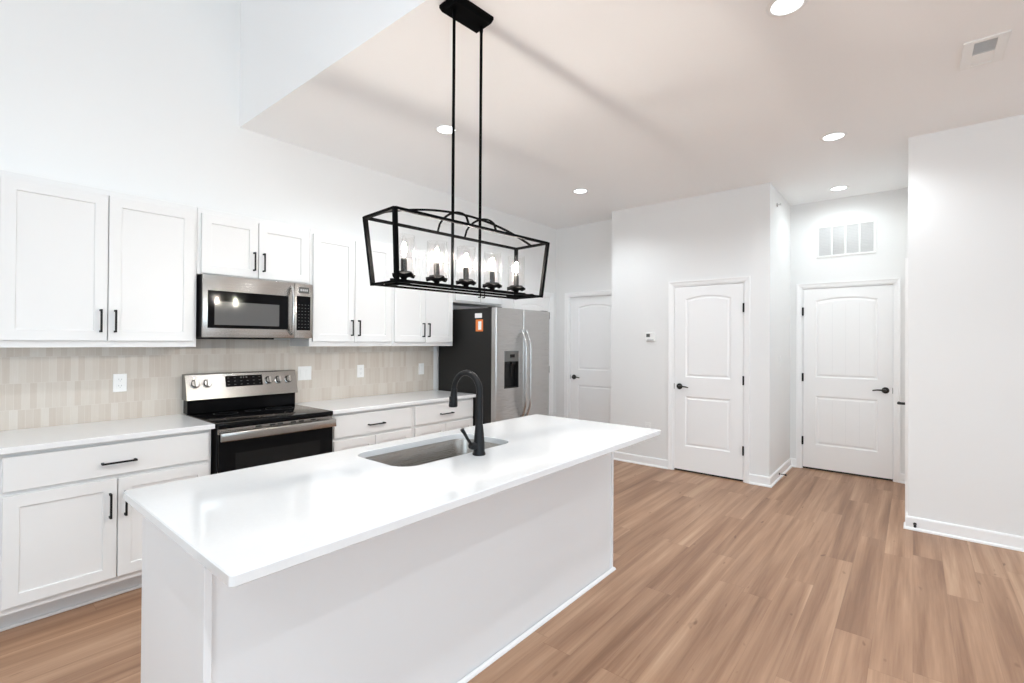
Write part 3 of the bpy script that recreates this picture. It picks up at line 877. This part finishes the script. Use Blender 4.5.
# ------------------------------------------------------------------ over-range microwave
mx0, mx1, mz0, mz1 = 1.117, 1.857, 1.440, 1.850
MF = 3.512
mw = thing('microwave', ((mx0 + mx1) / 2, 3.7, mz0), 'stainless over-the-range microwave with black window', 'microwave')
b = MB(); b.box(mx0, mx1, MF + .022, YW - .012, mz0, mz1, .002)
b.build('body', 'black_plastic', mw)
b = MB(); b.box(mx0 + .05, mx1 - .26, MF + .06, YW - .10, mz0 - .010, mz0 + .001, .002)
tag(b.build('vent_underside', 'black_plastic', mw), 'black underside vent')
dx1 = 1.716
b = MB(); b.box(mx0, dx1 - .001, MF, MF + .021, mz0 + .001, mz1 - .002, .0035, 2)
dr = b.build('door', 'steel_h', mw, smooth=True)
b = MB(); b.box(1.146, 1.670, MF - .0018, MF + .001, 1.502, 1.748, .0008)
wn = b.build('door_glass', 'black_glass', dr)
b = MB(); b.box(1.186, 1.604, MF - .0024, MF - .0012, 1.524, 1.678, .0004)
tag(b.build('window_mesh', 'dark_glass', wn), 'lighter see-through mesh window')
b = MB()
pts = [(1.693, MF + .002, 1.470), (1.693, MF - .020, 1.485), (1.693, MF - .032, 1.54), (1.693, MF - .036, 1.645), (1.693, MF - .032, 1.75), (1.693, MF - .020, 1.805), (1.693, MF + .002, 1.820)]
b.tube(pts, .0105, n=14)
tag(b.build('handle', 'handle_steel', dr, smooth=True), 'curved vertical stainless handle')
b = MB(); b.box(dx1 + .001, mx1, MF, MF + .021, mz0 + .001, mz1 - .002, .0035, 2)
cp = b.build('control_panel', 'steel_h', mw, smooth=True)
b = MB(); b.box(1.732, 1.838, MF - .0015, MF + .001, 1.500, 1.755, .0006)
kp = b.build('keypad', 'black_glass', cp)
b = MB()
for i in range(4):
    for j in range(8): b.box(1.744 + i * .0250, 1.753 + i * .0250, MF - .0021, MF - .0012, 1.52 + j * .024, 1.5235 + j * .024)
tag(b.build('key_mark', 'key_grey', kp), 'rows of small pale key marks')
b = MB(); b.box(1.748, 1.826, MF - .0018, MF + .001, 1.778, 1.822, .0006)
dsp = b.build('display', 'screen_grey', cp)
b = MB()
for i in range(4): b.box(1.760 + i * .015, 1.769 + i * .015, MF - .0024, MF - .0015, 1.792, 1.808)
tag(b.build('display_digit', 'mark_grey', dsp), 'pale digits on the display')

# ------------------------------------------------------------------ refrigerator
gx0, gx1 = 3.437, 4.318
GF = 3.048; GD = 3.112
fr = thing('refrigerator', ((gx0 + gx1) / 2, 3.5, 0), 'side by side stainless refrigerator with black sides', 'refrigerator')
b = MB(); b.box(gx0, gx1, GD, 3.860, .06, 1.752, .004, 2)
b.box(gx0 + .02, gx1 - .02, GD + .03, 3.84, .001, .06)
b.build('body', 'fridge_side', fr)
b = MB(); b.box(gx0 + .01, gx1 - .01, GD - .02, GD + .03, .012, .075, .003)
b.build('base_grille', 'black_plastic', fr)
for xx in (gx0 + .06, gx1 - .06):
    b = MB(); b.box(xx - .045, xx + .045, GD - .045, GD + .06, 1.752, 1.760, .003)
    b.build('hinge_cover', 'black_plastic', fr)
sx = 3.858
def fridge_door(x0, x1, hole=None):
    b = MB(); bm = b.bm; r = .016; n = 6
    prof = [(x0, GD - .004), (x0, GF + r)]
    for k in range(1, n + 1):
        a = PI / 2 * k / n; prof.append((x0 + r - r * math.cos(a), GF + r - r * math.sin(a)))
    for k in range(0, n + 1):
        a = PI / 2 * k / n; prof.append((x1 - r + r * math.sin(a), GF + r - r * math.cos(a)))
    prof.append((x1, GD - .004))
    if not hole:
        b.prism(prof, lambda x, y: Vector((x, y, .085)), lambda x, y: Vector((x, y, 1.752)))
        return b
    hx0, hx1, hz0, hz1 = hole
    b.prism(prof, lambda x, y: Vector((x, y, .085)), lambda x, y: Vector((x, y, hz0)))
    b.prism(prof, lambda x, y: Vector((x, y, hz1)), lambda x, y: Vector((x, y, 1.752)))
    pl = [p for p in prof if p[0] <= hx0] ; pr = [p for p in prof if p[0] >= hx1]
    L1 = pl + [(hx0, GF), (hx0, GD - .004)]; R1 = [(hx1, GD - .004), (hx1, GF)] + pr
    b.prism(L1, lambda x, y: Vector((x, y, hz0)), lambda x, y: Vector((x, y, hz1)))
    b.prism(R1, lambda x, y: Vector((x, y, hz0)), lambda x, y: Vector((x, y, hz1)))
    b.box(hx0, hx1, GD - .012, GD - .004, hz0, hz1)
    return b
hole = (3.558, 3.778, .968, 1.335)
f1 = fridge_door(gx0, sx - .002, hole).build('freezer_door', 'steel_v', fr, smooth=True)
f2 = fridge_door(sx + .002, gx1).build('fridge_door', 'steel_v', fr, smooth=True)
dp = MB(); dp.box(hole[0], hole[1], GF - .003, GF + .030, 1.228, hole[3], .003)
dpo = tag(dp.build('dispenser_panel', 'screen_grey', f1), 'grey dispenser control panel')
b = MB(); b.box(3.640, 3.712, GF - .0038, GF - .0025, 1.268, 1.300)
b.build('dispenser_screen', 'black_glass', dpo)
b = MB()
b.box(hole[0] + .001, hole[0] + .012, GF - .002, GD - .013, hole[2], 1.227); b.box(hole[1] - .012, hole[1] - .001, GF - .002, GD - .013, hole[2], 1.227)
b.box(hole[0] + .012, hole[1] - .012, GD - .016, GD - .0125, hole[2] + .01, 1.227); b.box(hole[0] + .012, hole[1] - .012, GF - .002, GD - .013, hole[2], hole[2] + .010)
b.box(3.60, 3.655, GF + .012, GD - .016, 1.20, 1.228); b.box(3.69, 3.745, GF + .012, GD - .016, 1.20, 1.228)
b.box(3.612, 3.650, GD - .030, GD - .024, 1.07, 1.20, .001); b.box(3.70, 3.738, GD - .030, GD - .024, 1.07, 1.20, .001)
tag(b.build('dispenser_recess', 'black_plastic', f1), 'black dispenser recess with two paddles')
def fridge_handle(x, bow, door):
    b = MB(); pts = []
    for k in range(17):
        t = k / 16; z = .665 + t * (1.535 - .665)
        s = math.sin(PI * t)
        pts.append((x + bow * s, GF - .012 - .050 * min(1, s * 2.2), z))
    b.tube(pts, .0115, n=12)
    for z in (.672, 1.528): b.box(x - .012, x + .012, GF - .022, GF + .003, z - .018, z + .018, .003)
    tag(b.build('handle', 'handle_steel', door, smooth=True), 'bowed vertical stainless handle')
fridge_handle(sx - .036, -.004, f1); fridge_handle(sx + .036, .004, f2)
b = MB(); b.lathe([(0, 0), (.011, 0), (.011, -.002), (0, -.002)], (4.27, GF - .0002, 1.70), axis='y', n=20)
tag(b.build('badge', 'mark_grey', f2), 'small round badge')
b = MB(); b.box(gx0 - .0008, gx0 + .0004, 3.236, 3.330, 1.656, 1.702)
tag(b.build('sticker', 'paper', fr), 'small white sticker')
b = MB(); b.box(gx0 - .0012, gx0 + .0004, 3.221, 3.318, 1.524, 1.640)
tg = tag(b.build('hang_tag', 'orange_tag', fr), 'orange paper tag')
b = MB(); b.box(gx0 - .0018, gx0 - .0008, 3.242, 3.284, 1.540, 1.622)
tag(b.build('tag_print', 'paper', tg), 'pale printed block')

# ------------------------------------------------------------------ linear pendant lamp
px, py, YAW = 1.658, 1.668, -0.077
pen = thing('pendant_lamp', (px, py, 1.66), 'black open cage linear pendant with five lit bulbs over the island', 'pendant lamp')
pen.rotation_euler.z = YAW
O = Vector((px, py, 0)); ORG[pen.name] = Vector((0, 0, 1.66))      # parts below use local x, y and world z
ZT, ZB = 1.956, 1.669
xt, xb, wt, wb = .473, .447, .117, .094
b = MB()
b.prism([(-.125, -.064), (.112, -.064), (.112, .064), (-.125, .064)], lambda x, y: Vector((x, y, CH - .0005)), lambda x, y: Vector((x, y, CH - .014)))
b.prism([(-.125, -.064), (.112, -.064), (.112, .064), (-.125, .064)], lambda x, y: Vector((x, y, CH - .014)), lambda x, y: Vector((x * .93, y * .84, CH - .034)))
b.build('canopy', 'lamp_black', pen)
for xr in (-.085, .088):
    b = MB(); b.tube([(xr, 0, CH - .032), (xr, 0, ZB + .018)], .0072, n=12)
    b.lathe([(0, CH - .060), (.0085, CH - .060), (.0095, CH - .052), (.0085, CH - .033), (0, CH - .033)], (xr, 0, 0), n=14)
    b.lathe([(0, ZB + .004), (.0075, ZB + .004), (.0075, ZB + .026), (0, ZB + .026)], (xr, 0, 0), n=14)
    b.build('rod', 'lamp_black', pen, smooth=True)
b = MB(); w = .015
T = [(-xt, -wt, ZT), (xt, -wt, ZT), (xt, wt, ZT), (-xt, wt, ZT)]; Bq = [(-xb, -wb, ZB), (xb, -wb, ZB), (xb, wb, ZB), (-xb, wb, ZB)]
for Q in (T, Bq):
    for i in range(4): b.bar([Q[i], Q[(i + 1) % 4]], .012 if Q is Bq else .014, .009 if Q is Bq else .012)
b.build('frame_ring', 'lamp_black', pen)
for i in range(4):
    b = MB(); lo, hi = Vector(Bq[i]), Vector(T[i]); e = (hi - lo).normalized() * .005
    b.bar([lo - e, hi + e], .0165, .0165)
    b.build('corner_post', 'lamp_black', pen)
# arched top: one long arch over the middle and two short hoops at the rods
ha = .080
b = MB()
b.bar([(xt * (2 * k / 24 - 1), 0, ZT + ha * (1 - (2 * k / 24 - 1) ** 2)) for k in range(25)], .011, .008)
b.build('arch', 'lamp_black', pen)
for xr in (-.085, .088):
    b = MB(); htop = ha * (1 - (xr / xt) ** 2) - .002
    b.bar([(xr, wt * (2 * k / 14 - 1), ZT + htop * math.sqrt(max(0, 1 - (2 * k / 14 - 1) ** 2)) ** 1.0) for k in range(15)], .009, .006)
    b.build('hoop', 'lamp_black', pen)
b = MB(); b.box(-.415, .415, -.011, .011, ZB + .013, ZB + .022, .001)
b.box(-xb, xb, -.004, .004, ZB - .004, ZB + .006)
for xr in (-.38, .38): b.box(xr - .008, xr + .008, -wb, wb, ZB - .004, ZB + .009)
b.build('lamp_rail', 'lamp_black', pen)
for k in range(5):
    cx = (k - 2) * .176
    b = MB(); z = ZB + .022
    b.lathe([(0, z), (.012, z), (.013, z + .006), (.018, z + .010), (.034, z + .014), (.049, z + .018), (.050, z + .026), (.036, z + .028), (.034, z + .034), (.012, z + .035), (.0, z + .035)], (cx, 0, 0), n=36)
    for v in b.bm.verts:
        rr = math.hypot(v.co.x - cx, v.co.y)
        if rr > .040: v.co.z -= .010 * (rr - .034) / .016 * (0.5 + 0.5 * math.cos(6 * math.atan2(v.co.y, v.co.x - cx)))
    cup = b.build('candle_cup', 'lamp_black', pen, smooth=True)
    b = MB(); b.lathe([(.0142, z + .033), (.0142, z + .088), (.012, z + .091), (0, z + .091)], (cx, 0, 0), n=18)
    tag(b.build('candle_sleeve', 'bronze', cup, smooth=True), 'dark candle sleeve')
    b = MB(); zb_ = z + .090
    b.lathe([(.0085, zb_), (.010, zb_ + .010), (.017, zb_ + .030), (.0195, zb_ + .047), (.0175, zb_ + .064), (.011, zb_ + .084), (.0045, zb_ + .100), (0, zb_ + .104)], (cx, 0, 0), n=20)
    tag(b.build('bulb', 'clear_glass', cup, smooth=True), 'clear candle bulb')
    b = MB(); zf = zb_ + .024
    b.lathe([(0, zf), (.006, zf + .003), (.0085, zf + .016), (.0080, zf + .032), (.004, zf + .044), (0, zf + .046)], (cx, 0, 0), n=14)
    tag(b.build('filament', 'bulb_glow', cup, smooth=True), 'glowing filament')
    b = MB(); ro, ri = .0455, .0435
    b.lathe([(ro, z + .028), (ro, z + .190), (ri, z + .190), (ri, z + .028), (ro, z + .028)], (cx, 0, 0), n=36)
    tag(b.build('glass_shade', 'clear_glass', cup, smooth=True), 'clear open glass cylinder')

# ------------------------------------------------------------------ ceiling fittings
def can(x, y, label, mat='can_glow', CH=CH, watts=None):
    root = thing('recessed_light', (x, y, CH), label, 'ceiling light', 'round recessed ceiling lights')
    b = MB(); b.lathe([(.066, CH - .0002), (.066, CH - .004), (.070, CH - .007), (.084, CH - .005), (.090, CH - .0002), (.066, CH - .0002)], (x, y, 0), n=40)
    b.build('trim_ring', 'white_plastic', root, smooth=True)
    b = MB(); b.lathe([(0, CH - .0005), (.0655, CH - .0005), (.0655, CH - .0035), (0, CH - .0045)], (x, y, 0), n=40)
    tag(b.build('lens', mat, root, smooth=True), 'glowing round lens')
    L = bpy.data.lights.new('recessed_light_beam', 'SPOT'); L.energy = watts or (HALL_W if mat == 'hall_glow' else CAN_W)
    L.color = HALL_COL if mat == 'hall_glow' else CAN_COL
    L.spot_size = math.radians(178 if mat == 'hall_glow' else 153); L.spot_blend = 1.0 if mat == 'hall_glow' else 0.6; L.shadow_soft_size = 0.055
    o = bpy.data.objects.new('recessed_light_beam', L); COL.objects.link(o); o.location = (0, 0, -.012); o.parent = root
can(2.575, .460, 'lit round ceiling light nearest the top edge of the picture')
can(4.450, .475, 'lit round ceiling light in front of the hall opening')
can(5.967, .589, 'lit round ceiling light inside the hall, above the grille', 'hall_glow')
can(2.482, 2.718, 'lit round ceiling light seen beside the pendant rods')
can(4.392, 2.715, 'lit round ceiling light near the recess corner')

can(2.575, -1.800, 'lit round ceiling light in the kitchen ceiling right of the viewpoint, outside the picture', watts=SIDE_W)
can(4.450, -1.800, 'lit round ceiling light near the right wall, outside the picture', watts=SIDE_W)
can(-.500, -.600, 'added round fill light in the high living room ceiling right over the viewpoint', CH=VH, watts=VAULT_FILL_W)  # this and the next two are unseen lamps added as fill
can(-.500, -2.600, 'added round fill light in the high living room ceiling, near the rear windows', CH=VH, watts=VAULT_FILL_W)
can(-3.000, -.600, 'added round fill light in the high living room ceiling, far left', CH=VH, watts=VAULT_FILL_W)
vent = thing('ceiling_vent', (3.665, -.300, CH), 'white ceiling air register with one dark louver bank', 'air vent')
vx0, vx1, vy0, vy1 = 3.50, 3.83, -.385, -.205
b = MB()
for a in ((vx0, vx1, vy0, vy0 + .045), (vx0, vx1, vy1 - .045, vy1), (vx0, vx0 + .03, vy0 + .045, vy1 - .045), (vx1 - .03, vx1, vy0 + .045, vy1 - .045), (3.668, 3.678, vy0 + .045, vy1 - .045)):
    b.box(*a, CH - .008, CH - .0003, .0015)
b.build('frame', 'white_plastic', vent)
b = MB(); b.box(vx0 + .03, 3.668, vy0 + .045, vy1 - .045, CH - .0012, CH - .0004)  # flat sheet; shade of the vent opening is put into its colour
tag(b.build('duct', 'duct_shade', vent), 'dark sheet for the shade behind the louvers')
b = MB()
for k in range(9):
    xx = vx0 + .036 + k * .0148
    b.bar([(xx, vy0 + .045, CH - .004), (xx, vy1 - .045, CH - .004)], .0012, .006)
b.build('louver', 'grille_paint', vent)
b = MB()
for k in range(9):
    xx = 3.684 + k * .0135
    b.bar([(xx, vy0 + .045, CH - .004), (xx, vy1 - .045, CH - .004)], .013, .0015)
b.build('louver', 'white_plastic', vent)

# return-air grille over the hall door
gr = thing('return_air_grille', (XB, .569, 2.395), 'large white return air grille above the hall end door', 'air grille')
g0, g1, gz0_, gz1_ = .300, .842, 2.388, 2.740
b = MB()
fbox(b, FB, g0, g1, gz0_, gz0_ + .020, -.010, -.0003, .002); fbox(b, FB, g0, g1, gz1_ - .020, gz1_, -.010, -.0003, .002)
fbox(b, FB, g0, g0 + .020, gz0_ + .020, gz1_ - .020, -.010, -.0003, .002); fbox(b, FB, g1 - .020, g1, gz0_ + .020, gz1_ - .020, -.010, -.0003, .002)
ins = (g1 - g0 - .040)
for k in (1, 2, 3):
    uu = g0 + .020 + ins * k / 4
    fbox(b, FB, uu - .007, uu + .007, gz0_ + .020, gz1_ - .020, -.009, -.0003)
b.build('frame', 'white_plastic', gr)
for k in range(4):
    a = g0 + .020 + ins * k / 4 + .007; c = g0 + .020 + ins * (k + 1) / 4 - .008
    b = MB(); nn = 18
    for j in range(nn):
        zz = gz0_ + .022 + (gz1_ - gz0_ - .044) * (j + .5) / nn
        b.bar([FB(a, zz, -.0055), FB(c, zz, -.0055)], .006, .0055)
    fbox(b, FB, a, c, gz0_ + .020, gz1_ - .020, -.0015, -.0004)
    tag(b.build('louver_bank', 'grille_paint', gr), 'bank of fine horizontal louvers')

# thermostat
th = thing('thermostat', (XA, 2.340, 1.432), 'small white thermostat with grey screen on the closet wall', 'thermostat')
b = MB(); fbox(b, FA, 2.283, 2.397, 1.440, 1.542, -.024, -.0004, .005)
bd = b.build('housing', 'white_plastic', th)
b = MB(); fbox(b, FA, 2.340, 2.384, 1.488, 1.526, -.0252, -.0235, .0005)
tag(b.build('screen', 'screen_grey', bd), 'dark grey screen')
b = MB(); fbox(b, FA, 2.296, 2.372, 1.448, 1.462, -.0250, -.0235, .0004)
tag(b.build('lower_flap', 'mark_grey', bd), 'grey lower strip')

# small fixture high on the hall wall
sf = thing('wall_sprinkler', (5.655, YA1, 2.86), 'tiny grey sidewall fixture high on the hall corner wall', 'sprinkler')
b = MB(); b.lathe([(0, -.0003), (.022, -.0003), (.020, -.006), (.009, -.008), (.008, -.030), (0, -.031)], (5.655, YA1, 2.874), axis='y', n=20)
b.build('escutcheon', 'chrome', sf, smooth=True)
b = MB(); b.box(5.655 - .010, 5.655 + .010, YA1 - .040, YA1 - .031, 2.862, 2.886, .001)
b.build('deflector', 'chrome', sf)

# door stops
def door_stop(p, d, label):
    root = thing('door_stop', p, label, 'door stop', 'baseboard door stops')
    p = Vector(p); d = Vector(d)
    b = MB(); b.tube([p, p + d * .006, p + d * .0065, p + d * .055], [.011, .010, .0045, .0045], n=12)
    b.build('stem', 'bronze', root, smooth=True)
    b = MB(); b.tube([p + d * .053, p + d * .066, p + d * .070], [.009, .009, .006], n=14)
    tag(b.build('bumper', 'rubber', root, smooth=True), 'black rubber tip')
door_stop((XC - .014, -.012, .048), (-1, 0, 0), 'black tipped door stop on the right wall baseboard')
door_stop((5.72, YA1 - .014, .052), (0, -1, 0), 'dark door stop on the hall baseboard left of the hall end door')

# living-room ceiling lamp that lights the vault (behind the viewpoint)
fl = thing('flush_ceiling_lamp', (-.35, -.4, VH), 'round flush ceiling lamp in the living room vault', 'ceiling light')
b = MB(); b.lathe([(0, VH - .0005), (.20, VH - .0005), (.20, VH - .03), (.18, VH - .035), (0, VH - .035)], (-.35, -.4, 0), n=40)
b.build('housing', 'white_plastic', fl, smooth=True)
emit('lamp_glow', (1.0, 0.97, 0.93, 1), FAN_W)
b = MB(); b.lathe([(0, VH - .036), (.175, VH - .036), (.15, VH - .055), (0, VH - .07)], (-.35, -.4, 0), n=40)
b.build('diffuser', 'lamp_glow', fl, smooth=True)
